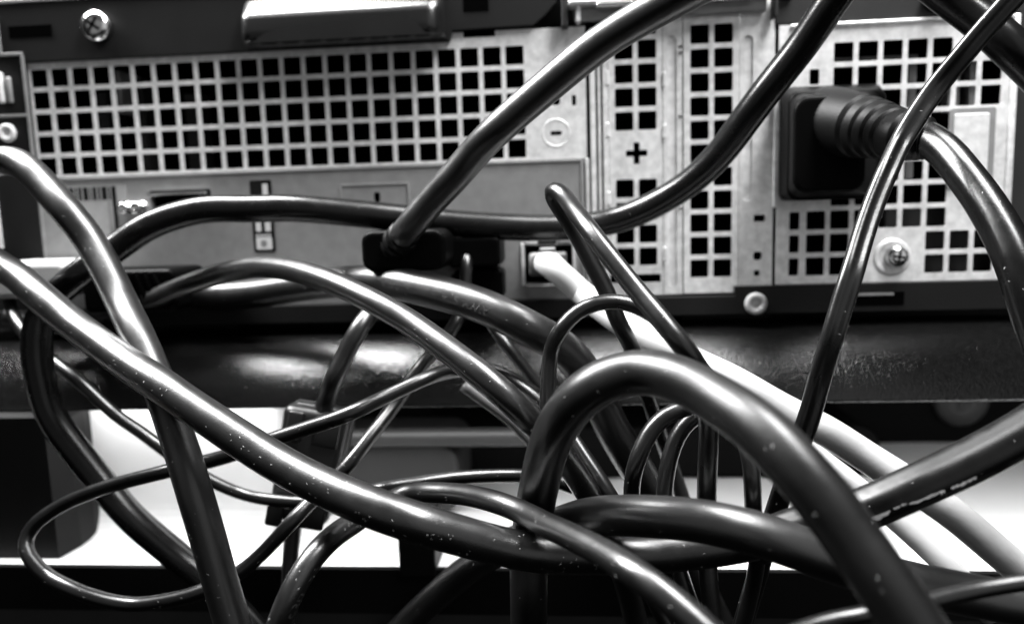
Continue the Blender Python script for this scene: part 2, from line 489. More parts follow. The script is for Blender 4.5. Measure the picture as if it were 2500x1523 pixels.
CABLES = {
 'video': (7.2, [(107.5,-17.1,-57.9),(113.4,-27.8,-53.8),(118.7,-34.7,-49.1),(123.2,-36.2,-44.4),(130.6,-39.6,-37.9),(136.6,-42.9,-32.4),(140.8,-46.4,-29.1),(152.3,-50.5,-20.8),(165.1,-55.9,-12.5),(178.5,-62.4,-6.7),(186.5,-67.5,-4.0)]),
 'sweep': (7.2, [(221.1,-45.3,5.6),(215.7,-41.1,-2.8),(210.8,-36.3,-11.0),(203.8,-31.4,-20.6),(201.7,-29.6,-23.7),(193.5,-21.6,-35.4),(184.1,-15.0,-43.0),(170.6,-10.8,-48.9),(153.8,-12.4,-50.5),(139.1,-13.5,-49.8),(122.1,-14.7,-48.0),(101.9,-19.0,-45.2),(84.2,-23.1,-43.2),(75.5,-23.8,-43.1),(60.7,-25.0,-43.1),(47.7,-26.5,-46.7),(38.6,-28.0,-52.4),(32.3,-32.1,-57.7),(24.8,-33.5,-63.8),(22.9,-37.1,-69.4),(21.8,-38.2,-76.7),(22.3,-38.9,-82.3),(25.0,-40.1,-93.4),(31.0,-40.8,-102.6),(36.6,-41.2,-109.9),(44.8,-41.9,-119.9),(55.5,-39.8,-132.1),(63.9,-40.0,-139.4),(76.2,-40.8,-153.4)]),
 'left': (7.2, [(6.1,-36.7,-33.9),(11.3,-35.8,-30.4),(15.4,-35.3,-29.4),(18.5,-35.1,-29.7),(24.1,-37.6,-31.7),(30.8,-40.3,-37.0),(37.1,-43.0,-42.6),(42.0,-43.4,-49.2),(47.5,-46.3,-56.4),(53.2,-50.3,-63.9),(59.7,-56.2,-70.3),(65.6,-60.9,-77.9),(70.6,-65.3,-84.6),(74.2,-67.9,-92.2),(77.8,-70.6,-100.6),(81.1,-71.9,-112.5),(83.8,-73.0,-122.9),(85.6,-73.7,-129.6),(87.8,-74.9,-139.9)]),
 'gloss': (7.2, [(1.3,-33.6,-50.3),(8.7,-36.1,-52.7),(14.9,-38.7,-55.4),(23.5,-43.6,-58.3),(31.9,-48.4,-62.4),(42.0,-52.9,-68.0),(52.8,-59.1,-72.3),(63.3,-64.9,-76.4),(72.8,-70.2,-79.5),(84.0,-75.1,-84.5),(100.8,-81.2,-92.2),(110.9,-85.3,-95.4),(120.7,-89.1,-97.8),(128.0,-90.1,-100.0),(133.8,-88.6,-102.6),(142.0,-85.7,-106.4),(149.6,-83.9,-108.8),(160.9,-83.1,-109.6),(172.2,-82.2,-109.8),(184.0,-82.5,-108.1),(193.0,-81.6,-106.8),(200.8,-82.2,-105.7),(207.0,-83.1,-106.0)]),
 'ribbed': (7.2, [(189.0,-86.0,-106.3),(195.2,-86.4,-103.2),(202.0,-86.8,-101.0),(207.1,-88.6,-98.3),(215.4,-89.7,-93.6),(221.0,-89.0,-91.2),(226.6,-88.2,-88.6),(232.8,-87.3,-85.4),(239.7,-86.2,-81.1)]),
 'loop': (7.6, [(147.7,-72.6,-142.0),(147.7,-72.7,-130.2),(147.9,-73.3,-121.9),(148.1,-72.5,-115.4),(149.0,-73.1,-108.2),(150.5,-76.6,-100.1),(152.5,-82.4,-90.9),(154.7,-87.8,-84.2),(158.7,-91.4,-78.0),(162.8,-92.9,-74.8),(168.0,-93.4,-73.3),(172.8,-97.2,-73.1),(177.6,-101.8,-74.7),(180.9,-106.2,-76.3),(183.8,-110.4,-78.2),(187.7,-115.1,-82.3),(191.2,-117.6,-86.8),(193.7,-119.2,-90.6),(196.6,-121.5,-94.9),(199.4,-123.2,-99.4),(202.8,-126.2,-106.0)]),
 'front': (7.2, [(99.7,-34.7,-166.1),(113.2,-34.7,-151.9),(120.2,-36.1,-144.7),(129.4,-39.7,-135.3),(136.3,-45.9,-128.1),(144.2,-55.7,-119.8),(152.0,-66.1,-112.1),(158.0,-75.2,-106.1),(163.2,-83.4,-102.0),(168.6,-89.4,-99.5),(177.6,-94.6,-98.1),(183.8,-96.4,-98.7),(190.7,-96.2,-100.9),(200.7,-94.8,-105.2),(211.2,-93.2,-109.0),(221.9,-90.5,-112.5),(232.9,-89.9,-114.9),(239.7,-89.5,-116.1)]),
 'style': (8.4, [(44.8,-6.5,-66.4),(53.1,-5.9,-67.4),(66.4,-7.9,-66.8),(80.4,-12.4,-65.0),(95.6,-19.2,-63.2),(108.5,-25.7,-62.8),(118.4,-32.1,-63.8),(132.6,-40.0,-66.6),(140.5,-43.8,-69.2),(146.3,-45.6,-72.0),(152.3,-43.6,-75.8),(157.3,-41.8,-80.1),(162.2,-40.3,-87.6),(166.8,-39.2,-98.2),(173.3,-38.1,-110.2),(179.3,-36.9,-121.7),(185.4,-35.8,-135.0),(192.1,-32.5,-149.9),(197.2,-33.5,-160.4)]),
 'middle': (5.4, [(-6.8,-11.3,-71.3),(1.5,-11.0,-73.9),(9.9,-10.3,-74.2),(22.4,-13.7,-71.1),(37.6,-16.5,-67.8),(56.0,-22.9,-62.2),(66.4,-25.7,-59.6),(78.0,-32.1,-57.9),(86.6,-38.4,-57.9),(94.6,-44.4,-58.7),(105.3,-52.7,-60.9),(116.0,-60.3,-64.4),(124.4,-65.1,-68.2),(133.7,-71.9,-73.1),(141.0,-76.1,-77.8),(147.8,-76.4,-84.1),(153.4,-70.5,-92.6),(158.7,-64.3,-102.5),(163.3,-60.1,-112.9),(167.0,-55.8,-124.3),(170.0,-51.3,-136.3),(172.4,-49.6,-148.6)]),
 'peak': (3.8, [(193.2,-37.7,-157.9),(190.9,-36.5,-147.6),(189.1,-35.4,-137.4),(186.7,-34.2,-127.1),(184.2,-33.3,-117.8),(181.9,-32.5,-110.6),(178.7,-36.5,-101.0),(175.9,-40.2,-92.2),(171.0,-47.4,-77.3),(167.8,-50.8,-70.5),(165.5,-50.2,-64.3),(162.0,-49.5,-57.3),(158.5,-49.0,-50.4),(155.6,-50.5,-45.5),(154.2,-52.2,-43.0),(154.7,-53.8,-41.9),(156.4,-55.7,-43.2),(158.8,-62.7,-46.5),(161.5,-69.3,-50.3),(163.7,-72.4,-53.4),(169.8,-78.5,-61.5),(175.3,-84.1,-68.5),(178.6,-84.4,-72.9),(181.3,-79.9,-79.4),(183.1,-75.3,-87.7),(183.3,-73.3,-95.5),(183.5,-71.3,-103.8),(184.0,-69.3,-113.2),(184.2,-70.4,-122.0),(185.3,-71.7,-132.9)]),
 'arch': (3.3, [(147.7,-57.9,-130.1),(148.6,-55.6,-112.9),(150.5,-58.0,-97.9),(152.0,-60.9,-88.0),(152.5,-60.1,-82.0),(153.1,-59.3,-76.1),(155.3,-62.5,-70.9),(158.7,-61.8,-67.4),(162.8,-61.2,-65.5),(167.0,-60.9,-65.4),(170.4,-60.7,-66.2),(174.2,-60.6,-68.1),(178.6,-60.8,-72.3),(183.6,-61.2,-78.7),(188.1,-65.6,-85.4),(190.6,-69.7,-91.0),(191.3,-73.7,-95.5),(191.6,-74.4,-100.9),(192.6,-71.9,-109.4),(193.9,-69.1,-116.7),(194.0,-66.1,-123.5),(191.7,-64.0,-137.5)]),
 'arch_a': (3.4, [(178.7,-68.4,-136.9),(173.8,-67.6,-127.4),(170.7,-66.7,-118.9),(169.2,-69.5,-110.6),(169.1,-68.6,-103.1),(169.7,-71.3,-96.7),(171.3,-70.7,-92.6),(173.3,-70.1,-89.6),(175.9,-69.6,-87.2),(178.8,-69.2,-86.1),(181.5,-68.9,-85.5),(184.7,-68.6,-85.0),(187.9,-68.5,-86.3)]),
 'arch_b': (3.4, [(184.6,-68.1,-138.7),(181.8,-67.3,-130.2),(179.6,-66.6,-123.4),(177.8,-66.0,-117.4),(176.2,-68.9,-109.9),(175.7,-68.1,-103.5),(176.4,-67.5,-98.9),(177.6,-66.8,-94.4),(179.7,-66.1,-90.7),(182.2,-65.7,-88.6),(185.3,-65.3,-87.6),(189.0,-65.1,-88.3),(192.3,-65.1,-90.7)]),
 'thin': (3.4, [(129.2,-10.3,-55.2),(129.9,-17.5,-59.4),(129.5,-18.3,-65.4),(129.0,-22.1,-70.4),(127.7,-25.8,-74.0),(122.2,-27.1,-80.8),(118.6,-30.9,-84.9),(112.9,-35.3,-93.1),(108.9,-41.8,-98.4),(103.1,-48.4,-105.4),(97.2,-49.5,-110.7),(92.6,-55.4,-115.1),(85.7,-56.8,-122.1),(80.2,-57.8,-126.4),(71.9,-59.0,-130.4),(61.1,-57.9,-133.8),(51.4,-56.4,-135.4),(43.9,-56.8,-133.7),(36.4,-57.0,-130.5),(29.4,-54.7,-128.1),(26.4,-54.5,-124.4),(23.8,-51.8,-122.1),(25.7,-51.1,-118.4),(31.2,-50.2,-114.4),(40.7,-51.5,-110.1),(49.3,-53.0,-107.1),(64.9,-56.0,-102.7),(72.7,-55.2,-101.1),(80.5,-56.6,-98.7),(89.7,-57.7,-95.2),(98.8,-58.8,-92.2),(108.2,-59.8,-89.0),(116.1,-54.4,-86.2),(124.9,-48.7,-83.2),(129.0,-43.4,-83.1),(135.3,-40.3,-83.2),(140.4,-40.1,-84.6),(145.1,-42.5,-86.5),(150.0,-47.4,-88.9),(154.7,-52.2,-93.2),(158.8,-56.9,-98.1),(164.8,-61.6,-106.3),(170.1,-62.5,-116.4),(174.2,-63.6,-127.8),(177.5,-64.6,-137.4)]),
 'data': (3.2, [(-5.3,-12.6,-61.6),(-1.5,-16.8,-65.9),(6.5,-24.4,-72.0),(12.9,-28.0,-77.0),(20.4,-31.3,-81.2),(29.9,-34.6,-86.6),(38.7,-34.9,-95.0),(47.3,-37.9,-99.1),(54.8,-40.9,-102.7),(60.7,-41.0,-107.2),(66.3,-41.0,-110.7),(73.8,-40.8,-114.2),(82.0,-43.2,-114.8),(87.7,-42.8,-115.6),(94.4,-42.3,-115.7),(103.6,-41.4,-114.3),(110.4,-43.4,-112.1),(117.2,-42.8,-111.2),(130.8,-46.8,-108.0),(145.0,-50.6,-106.2),(151.7,-50.1,-107.1),(157.3,-50.0,-109.3)]),
 'power': (7.2, [(233.6,-32.4,-29.6),(235.1,-41.3,-32.4),(236.8,-47.5,-36.1),(238.2,-53.6,-41.5),(239.6,-59.4,-47.6),(240.6,-65.0,-54.3),(241.3,-68.8,-60.4),(242.3,-71.0,-66.8),(244.7,-73.5,-76.4),(247.9,-75.9,-86.5)]),
 'corner': (8.0, [(234.9,-34.9,4.5),(243.4,-35.1,-2.6),(248.6,-37.2,-7.9),(253.9,-39.5,-14.3),(258.4,-39.7,-18.9),(264.2,-42.0,-26.6)]),
 'flat': (4.3, [(245.1,-63.4,-4.3),(241.0,-62.0,-9.9),(237.3,-60.3,-14.7),(233.7,-58.7,-19.8),(230.5,-56.8,-24.6),(227.0,-57.7,-29.4),(223.7,-58.6,-34.5),(219.8,-62.4,-40.0),(215.4,-66.3,-47.6),(211.9,-70.1,-54.4),(209.1,-73.5,-60.2),(207.5,-74.2,-64.8),(206.0,-74.9,-69.5),(203.9,-73.8,-78.8),(203.2,-72.1,-84.7),(202.0,-70.4,-91.1),(201.1,-65.9,-99.1),(199.5,-64.1,-106.7),(197.5,-62.4,-116.3),(196.3,-60.4,-124.6),(193.7,-58.8,-136.8),(191.3,-60.0,-144.7)]),
 'white': (6.4, [(152.6,-21.2,-60.1),(154.8,-21.3,-62.3),(161.3,-24.7,-67.8),(167.9,-33.7,-72.2),(176.6,-44.2,-76.5),(183.8,-51.3,-79.8),(191.4,-57.7,-83.0),(198.4,-59.8,-87.0),(202.9,-61.8,-89.4),(208.1,-63.7,-91.9),(214.6,-63.7,-96.3),(222.3,-65.6,-101.3),(229.4,-67.6,-106.1),(235.5,-67.7,-111.1),(239.8,-67.9,-115.0),(244.4,-68.0,-119.0),(250.6,-68.2,-124.5)]),
 'white_b': (5.0, [(197.9,-40.9,-92.8),(205.5,-44.2,-97.9),(211.9,-47.5,-102.8),(218.9,-50.7,-108.2),(225.7,-53.8,-113.8),(232.2,-56.9,-119.8),(237.7,-59.9,-125.4),(244.4,-60.4,-133.3)]),
 'twist': (4.4, [(101.1,-94.6,-126.6),(104.4,-93.2,-117.9),(106.8,-92.3,-112.6),(108.4,-89.6,-109.5),(110.6,-86.7,-106.9),(112.3,-81.5,-106.2),(114.0,-76.1,-106.3),(116.0,-64.3,-107.7),(121.3,-60.4,-106.6),(125.7,-63.2,-105.3),(130.2,-65.8,-104.4),(136.6,-71.1,-103.0),(143.4,-78.4,-101.7),(148.2,-83.0,-101.7),(152.3,-89.4,-101.1),(157.2,-96.9,-100.1),(162.7,-105.2,-99.4),(166.6,-111.1,-99.5),(170.1,-113.8,-101.1),(174.2,-116.5,-103.7),(178.9,-119.2,-107.2)]),
 'drop': (4.6, [(108.1,-14.7,-60.1),(107.6,-20.2,-64.7),(106.9,-30.0,-70.0),(104.8,-34.9,-73.7),(101.1,-36.1,-80.3),(98.2,-37.0,-86.0),(94.9,-33.8,-92.0),(93.6,-34.4,-95.5),(91.9,-35.2,-100.7)]),
 'drop_tail': (4.2, [(86.2,-37.0,-117.9),(85.5,-38.0,-124.7),(84.8,-38.7,-129.9),(84.3,-39.7,-137.3),(83.8,-41.7,-152.7)]),
 'corner_thin': (2.6, [(185.2,-111.5,-109.4),(190.0,-110.9,-107.5),(194.8,-110.3,-106.3),(198.0,-110.0,-105.8),(208.3,-106.6,-105.6),(218.8,-103.1,-105.2),(225.0,-102.5,-104.4),(231.2,-101.9,-103.8)]),
 'sliver': (2.8, [(129.9,-32.2,-89.1),(136.5,-32.3,-94.2),(141.1,-32.4,-97.8),(146.1,-32.6,-103.1),(152.2,-33.1,-110.3)]),
 'behind': (3.0, [(132.8,-16.1,-70.7),(136.9,-20.1,-76.3),(140.4,-23.9,-80.2),(143.8,-24.2,-84.7),(148.2,-24.6,-90.5),(154.5,-25.0,-97.6)]),
}
pt_awm = (140.7, -45.6, -69.2)
pt_105 = (140.9, -88.8, -106.4)
pt_csa = (179.4, -85.9, -108.7)
pt_e = (105.0, -93.0, -116.6)
pt_scuff = (205.7, -89.7, -99.5)


# things under the shelf
def stand_up(name, foot, z0, z1, mat, parent=None):
    n = len(foot)
    vs_ = [(a, b, z0) for a, b in foot] + [(a, b, z1) for a, b in foot]
    fs = [(i, (i + 1) % n, n + (i + 1) % n, n + i) for i in range(n)] + [tuple(range(n)), tuple(range(2 * n - 1, n - 1, -1))]
    return from_data(name, vs_, fs, mat, parent)

tag(stand_up('side_panel', [(-120, -24.2), (10.4, -24.2), (11.6, -16), (10.9, -8.1), (8.2, 0), (4.4, 8.3), (4.4, 30), (-120, 30)], -139.9, -98.6, 'panel'),
    'dark grey side panel at the far left below the black shelf', 'panel')

# white box with a coved foot
pf = [(60, -98.7), (-3, -98.7), (-3, -132)]
for k in range(7):
    a = math.radians(90 * k / 6)
    pf.append((-3 - 8 * (1 - math.cos(a)), -132 - 7.8 * math.sin(a)))
pf.append((60, -139.85))
tag(extrude_x('white_box', pf, 4.6, 66, 'shelfw'), 'white box with a curved foot behind the lower left cables', 'box')

gb = empty('grey_case', 0, 0, 0)
prism('front_panel', rrect(66.5, 121, -139.8, -117.2, 6, 6), 8, 40, 'panel2', gb, bev=1.0)
box('top_rail', 66.5, 150, 4, 10, -117.0, -112.0, 'panel2', gb, bev=1.6, seg=4)
tag(gb, 'grey plastic case under the shelf behind the ferrite clip', 'case')

dv = empty('dark_device', 0, 0, 0)
prism('housing', rrect(100, 262, -139.6, -121, 9, 8), 38, 110, 'dark', dv, bev=2.0)
box('foot', 110.6, 120.4, -30.6, -18, -141.5, -124, 'edge', dv, bev=.5)
tag(dv, 'dark device with a rounded corner standing on the white lower shelf', 'device')

tag(lathe('round_knob', [(10, 0), (10.4, 2), (9.2, 4), (3, 4.6), (2, 3.4), (.05, 3.2)], 307, 79, -122.5, 'cabinet'),
    'blurred pale round knob below the shelf at the far right', 'knob')

# ------------------------------------------------------------------ the computer
PC = empty('desktop_computer', 0, 0, 0)
tag(PC, 'desktop computer seen from behind with vented metal back, slots and ports', 'computer')
P_ = 6.4
HS = 4.9

def grid(x, z, cols, rows, skip=(), g=0.0):
    return [(x + c * P_ - g, x + c * P_ + HS + g, z - r * P_ - HS - g, z - r * P_ + g) for c in cols for r in rows if (c, r) not in skip]

# shell
box('case_top', -30, 292, 0.6, 200, 18.6, 19.6, 'zinc2', PC)
box('case_floor', -30, 292, 1.6, 200, -77.0, -76.0, 'case', PC)
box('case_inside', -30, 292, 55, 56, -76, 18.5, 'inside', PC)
box('case_side', -30, -29, 0.5, 200, -76, 18.5, 'case', PC)
box('case_side', 291, 292, 0.5, 200, -76, 18.5, 'case', PC)
for x in (30, 190):
    box('rubber_foot', x, x + 25, 5, 30, -79.1, -77.1, 'edge', PC, bev=.4)

# left vent grille with the shade inside put in as a black sheet behind it
plate('vent_grille', -0.9, 163, -31.4, 4.4,
      grid(0, 0, range(23), range(5), g=.1) + [(153.3, 155.7, -16.5, -14.1, .7), (159.0, 160.2, -16.8, -14.0, .2), (152.8, 156.0, -24.8, -23.6, .2), (129, 138, 2.9, 4.5, 0)],
      0, 0.35, 'zinc', PC, fil=.3)
lathe('pressed_ring', [(4.0, 0), (3.9, .1), (3.55, .1), (3.45, .0)], 154.4, 0.0, -24.2, 'zinc', PC, cap=False)
# something dim behind the left holes
box('inner_bracket', 20.5, 22.0, 9, 20, -12, 0.5, 'part', PC)
box('inner_bracket', 24, 26, 14, 20, -30, -1, 'case2', PC)
box('inner_bracket', 38, 43, 16, 22, -30, -6, 'case2', PC)
box('inner_bracket', 12, 15, 12, 22, -18, -5, 'case2', PC)
box('inner_tab', 127.6, 128.9, 3, 6, -31, -28.6, 'zinc', PC)

# black cover over the top with its step, slot and latch
cov = prism('rear_cover', [(-30, 18.5), (-30, 4.3), (-0.3, 4.4), (-0.3, 1.9), (125.4, 1.9), (126.2, 4.6), (148.8, 4.9), (152.3, 7.6), (155.3, 10.6), (156.5, 18.5)], -1.6, -0.3, 'case', PC, bev=.25)
box('cover_slot', -4.1, 9.1, -1.75, -1.2, 8.9, 12.2, 'inside', cov, bev=.12)  # black block, the slot's shade given as colour
box('cover_slot', 129.5, 136.6, -1.75, -1.2, 9.4, 14.5, 'inside', cov, bev=.12)
box('cover_edge', -30, 156, -1.9, 3, 18.55, 19.7, 'zinc2', cov, bev=.2)
screw(23.6, -1.6, 10.6, 4.4, 'chrome', PC, h=3.4, tilt=35)
LP = [(-1.62, 2.2), (-8.6, 2.4), (-9.4, 3.2), (-9.7, 5.0), (-9.6, 8.6), (-9.1, 9.8), (-8.2, 10.9), (-4.6, 14.6), (-3.4, 15.3), (-1.62, 15.6)]
secs = [(67.6, .10), (67.9, .55), (68.6, .80), (69.8, .94), (71.5, 1.0), (120.6, 1.0), (122.3, .94), (123.6, .80), (124.3, .55), (124.6, .10)]
lv, lf = [], []
for x, k in secs:
    lv += [(x, -1.62 + (a + 1.62) * k, 2.2 + (b - 2.2) * (.9 + .1 * k)) for a, b in LP]
n = len(LP)
for i in range(len(secs) - 1):
    for k in range(n):
        lf.append((i * n + k, i * n + (k + 1) % n, (i + 1) * n + (k + 1) % n, (i + 1) * n + k))
lf += [tuple(range(n)), tuple((len(secs) - 1) * n + k for k in range(n))]
lt = from_data('latch_handle', lv, lf, 'latch', PC)
bm = bmesh.new(); bm.from_mesh(lt.data)
bmesh.ops.bevel(bm, geom=[e for e in bm.edges if e.calc_length() > .03], offset=.35 * MM, segments=2, profile=.5, affect='EDGES')
bm.to_mesh(lt.data); bm.free()
for p in lt.data.polygons:
    p.use_smooth = True
prism('latch_shade_plate', [(72, 2.1), (76, 4.6), (84, 6.0), (100, 6.2), (106, 7.4), (110, 8.2), (114, 7.6), (118, 4.8), (120.5, 2.1)], -9.9, -9.3, 'case', lt)  # raised dark plate, the shade of the finger recess put into its colour

# bright folded rim down the left side and the black frame outside it
for nm, x0, x1, z0, z1 in (('rim', -7.8, -6.8, 4.2, 15), ('rim', -7.8, -0.4, 3.9, 4.8), ('rim', -1.2, -0.2, -31, 3.8), ('rim', -30, -1.2, -13.5, -12.7)):
    box(nm, x0, x1, -2.1, -1.65, z0, z1, 'zinc2', PC, bev=.15)
box('side_frame', -30, -1.3, -1.3, 0.4, -76, 3.7, 'case', PC)
box('side_clip', -9.4, -7.3, -3, -1.3, -9.4, -0.6, 'zinc', PC, bev=.5, seg=3)
box('side_clip', -6.6, -5.0, -2.4, -1.3, -9.4, -2.0, 'zinc2', PC, bev=.4, seg=3)
box('side_rim', -15.2, -13.6, -2.0, -1.3, -52, -29, 'zinc', PC, bev=.2)
rivet(-8.2, -1.3, -17.9, 2.75, PC)

# port plate
io = plate('port_plate', -1.6, 161.6, -71.0, -31.6, [(33.2, 52.4, -46.2, -36.2, .6), (101.2, 103.1, -41.8, -38.9, .6), (144.6, 158.2, -66.3, -55.6, .2)], -0.7, 0.7, 'zinc2', PC)
box('plate_lip', -1.6, 161.0, -1.15, -0.71, -32.3, -31.6, 'zinc2', io, bev=.15)
box('plate_lip', 161.0, 162.0, -1.15, -0.71, -71, -31.6, 'zinc2', io, bev=.15)
box('plate_lip', -1.6, -0.6, -1.15, -0.71, -71, -32.4, 'zinc2', io, bev=.15)
# serial sticker with its bars
st = box('barcode_sticker', 8.2, 26.4, -0.86, -0.72, -52, -34.0, 'paper', PC)
bx = 8.8
for wd in (1.2, .5, .9, 1.5, .4, 1.1, .6, 1.6, .5, 1.0):
    box('printed_bar', bx, bx + wd, -0.93, -0.87, -38.4, -34.6, 'ink', st)
    bx += wd + .55
box('printed_bar', 22.0, 23.2, -0.93, -0.87, -52, -34.6, 'ink', st)
box('printed_bar', 20.4, 21.2, -0.93, -0.87, -50, -38.8, 'part', st)
for x in (27.4, 31.2):
    lathe('jack_post', [(2.5, 0), (2.5, 1.6), (1.7, 1.9), (1.7, 4.2), (1.2, 4.4), (.9, 3.4), (.05, 3.3)], x, -0.72, -41.2, 'chrome', io, n=6 if x < 30 else 20)
pt = prism('video_port', rrect(33.6, 52.0, -45.8, -36.6, 1.2, 4), 0.2, 0.6, 'inside', PC)
box('port_shell', 33.8, 51.8, -2.6, 0.1, -38.0, -36.9, 'chrome', pt, bev=.3)
box('port_shell', 33.8, 34.6, -2.6, 0.1, -45.6, -38.1, 'zinc2', pt, bev=.2)
# printed legend with white signs on black
lg = prism('port_legend', rrect(64.4, 71.0, -55.3, -34.3, .6, 3), -0.86, -0.72, 'ink', PC)
def sign(pts):
    prism('printed_sign', pts, -0.93, -0.87, 'print', lg)
sign(rrect(68.2, 69.8, -41.5, -35.4, .3, 2))
sign(rrect(65.4, 67.0, -49.2, -46.2, .3, 2))
sign(rrect(68.2, 69.9, -49.2, -46.2, .3, 2))
for k in range(5):
    sign(rrect(65.3 + k * .95, 65.9 + k * .95, -50.7, -50.0, .1, 1))
sign(rrect(65.2, 70.0, -54.5, -50.9, .4, 2))
prism('printed_sign', rrect(66.6, 68.4, -53.6, -51.8, .6, 3), -0.99, -0.94, 'part', lg)
# blanked port: a pressed outline
for a in ((91.6, 111.6, -37.0, -36.4), (91.2, 91.8, -45.5, -37.1), (111.2, 111.8, -45.5, -37.1), (91.6, 111.6, -46.1, -45.5)):
    box('pressed_outline', a[0], a[1], -1.05, -0.71, a[2], a[3], 'zinc2', io, bev=.14)
# network socket
ns = empty('network_socket', 0, 0, 0)
ns.parent = PC
box('socket_inside', 144.7, 158.1, 0.1, 0.3, -66.2, -55.7, 'inside', ns)
box('socket_shell', 143.6, 144.5, -1.6, -0.72, -67, -54.8, 'zinc', ns, bev=.2)
box('socket_shell', 158.3, 159.2, -1.6, -0.72, -67, -54.8, 'zinc', ns, bev=.2)
box('socket_shell', 144.6, 158.2, -1.6, -0.72, -67.4, -66.5, 'chrome', ns, bev=.2)
box('socket_shell', 148.6, 153.8, -1.7, -0.72, -55.2, -52.6, 'inside', ns, bev=.4)
box('socket_light', 144.7, 148.2, -1.9, -0.72, -55.4, -53.7, 'print', ns, bev=.5, seg=3)
box('socket_light', 154.3, 157.8, -1.9, -0.72, -55.4, -53.9, 'part', ns, bev=.5, seg=3)
box('socket_pin', 147.0, 148.9, -2.4, -0.3, -63.2, -61.4, 'chrome', ns, bev=.5, seg=3)
# stacked universal ports beside it
for zz in (-60.4, -69.6):
    up = box('stacked_port', 122.2, 136.8, -1.9, -0.72, zz, zz + 7.6, 'zinc2', PC, bev=.3)
    box('port_mouth', 123.2, 135.8, -2.1, -1.85, zz + 1.1, zz + 6.5, 'inside', up)

# folded upright edges between the port plate and the expansion slots
for x0, x1, y0 in ((162.4, 163.6, -0.5), (164.1, 165.5, -1.3), (166.1, 167.0, -0.8), (167.6, 169.0, -1.6)):
    box('folded_edge', x0, x1, y0, 0.9, -70.5, 3.5 if x0 > 163 else -31.5, 'zinc', PC, bev=.25)
# expansion slot covers
rows1 = [-0.14 - P_ * k for k in range(-1, 4)] + [-37.9, -44.3, -50.7, -57.1]
h1 = [(x - .08, x + HS + .08, z - HS - .08, z + .08) for x in (171.0, 177.4) for z in rows1]
h1 += [(173.8, 179.8, -31.5, -29.8, .3), (175.95, 177.65, -33.65, -27.65, .3), (168.8, 183.4, -67.0, -64.6, .2)]
s1 = plate('slot_cover', 169.2, 184.0, -70.6, 9, h1, -0.6, .5, 'zinc', PC, fil=.45)
s2 = plate('slot_cover', 189.8, 204.8, -70.4, 9, grid(191.7, 3.04, range(2), range(11), g=.08), -0.6, .5, 'zinc', PC, fil=.45)
plate('slot_frame', 184.25, 189.55, -70.6, 9, [(185.2, 188.0, -68.6, 0.8, 1.3)], -0.1, .3, 'zinc', PC)
plate('slot_frame', 205.05, 214.4, -70.6, 9, [(206.0, 208.6, -45.0, -0.2, 1.2), (209.2, 212.4, -50.7, -48.8, .2), (209.2, 211.6, -61.5, -59.1, .7), (209.4, 211.1, -66.0, -64.3, .5)], -0.1, .9, 'zinc', PC)
def bead(x, z0, z1, r, hgt):
    pts = []
    vs_, fs = [], []
    n, m = 8, 14
    zs = [z0 + q for q in (0, .15, .45, .9, 1.5, 2.3)] + [z1 - q for q in (20, 2.3, 1.5, .9, .45, .15, 0)]
    m = len(zs) - 1
    for z in zs:
        e = min(1.0, math.sqrt(max(0, 1 - max(0, (z0 + r * 1.6 - z) / (r * 1.6), (z - z1 + r * 1.6) / (r * 1.6)) ** 2)))
        for k in range(n + 1):
            a = math.pi * k / n
            vs_.append((x - (r + .15) * math.cos(a), 0.0 + hgt * e * math.sin(a), z))
    for i in range(m):
        for k in range(n):
            fs.append((i * (n + 1) + k, i * (n + 1) + k + 1, (i + 1) * (n + 1) + k + 1, (i + 1) * (n + 1) + k))
    return from_data('pressed_bead', vs_, fs, 'zinc', PC, smooth=True)
bead(186.6, -70.4, 0.8, 1.45, .55)
bead(207.4, -49.0, -0.2, 1.4, .55)
for z in (-2.2, -3.9, -20.8, -46):
    lathe('pressed_dot', [(.55, 0), (.45, .4), (.05, .5)], 189.0, -0.1, z, 'zinc2', PC, n=12)
for z in (-8, -22, -41, -56):
    box('spring_tab', 168.2, 169.4, -1.9, -0.65, z - 4, z, 'zinc', PC, bev=.3)
    box('spring_tab', 184.0, 185.0, -1.4, -0.65, z - 5, z - 1, 'zinc', PC, bev=.3)
# retaining bar over the slots
rb = box('retaining_bar', 158.6, 212.6, -6.5, -0.3, 8.6, 9.8, 'zinc', PC, bev=.45, seg=3)
box('bar_flange', 160.0, 211.4, -3.0, -0.75, 5.2, 8.5, 'zinc2', rb, bev=.5, seg=3)
box('bar_lip', 166, 208.5, -6.9, -5.6, 7.4, 8.5, 'chrome', rb, bev=.35, seg=3)
box('bar_clip', 156.6, 158.4, -4.5, -0.3, 3.6, 12, 'case2', rb, bev=.3)
box('bar_clip', 160.6, 161.8, -5.0, -0.8, 4.5, 11, 'zinc', rb, bev=.3)
box('bar_clip', 212.8, 213.9, -5.0, -0.8, 3.2, 9, 'case2', rb, bev=.3)
box('dark_cover', 156.8, 214, 1.0, 3.0, 9.0, 18.4, 'case', PC)

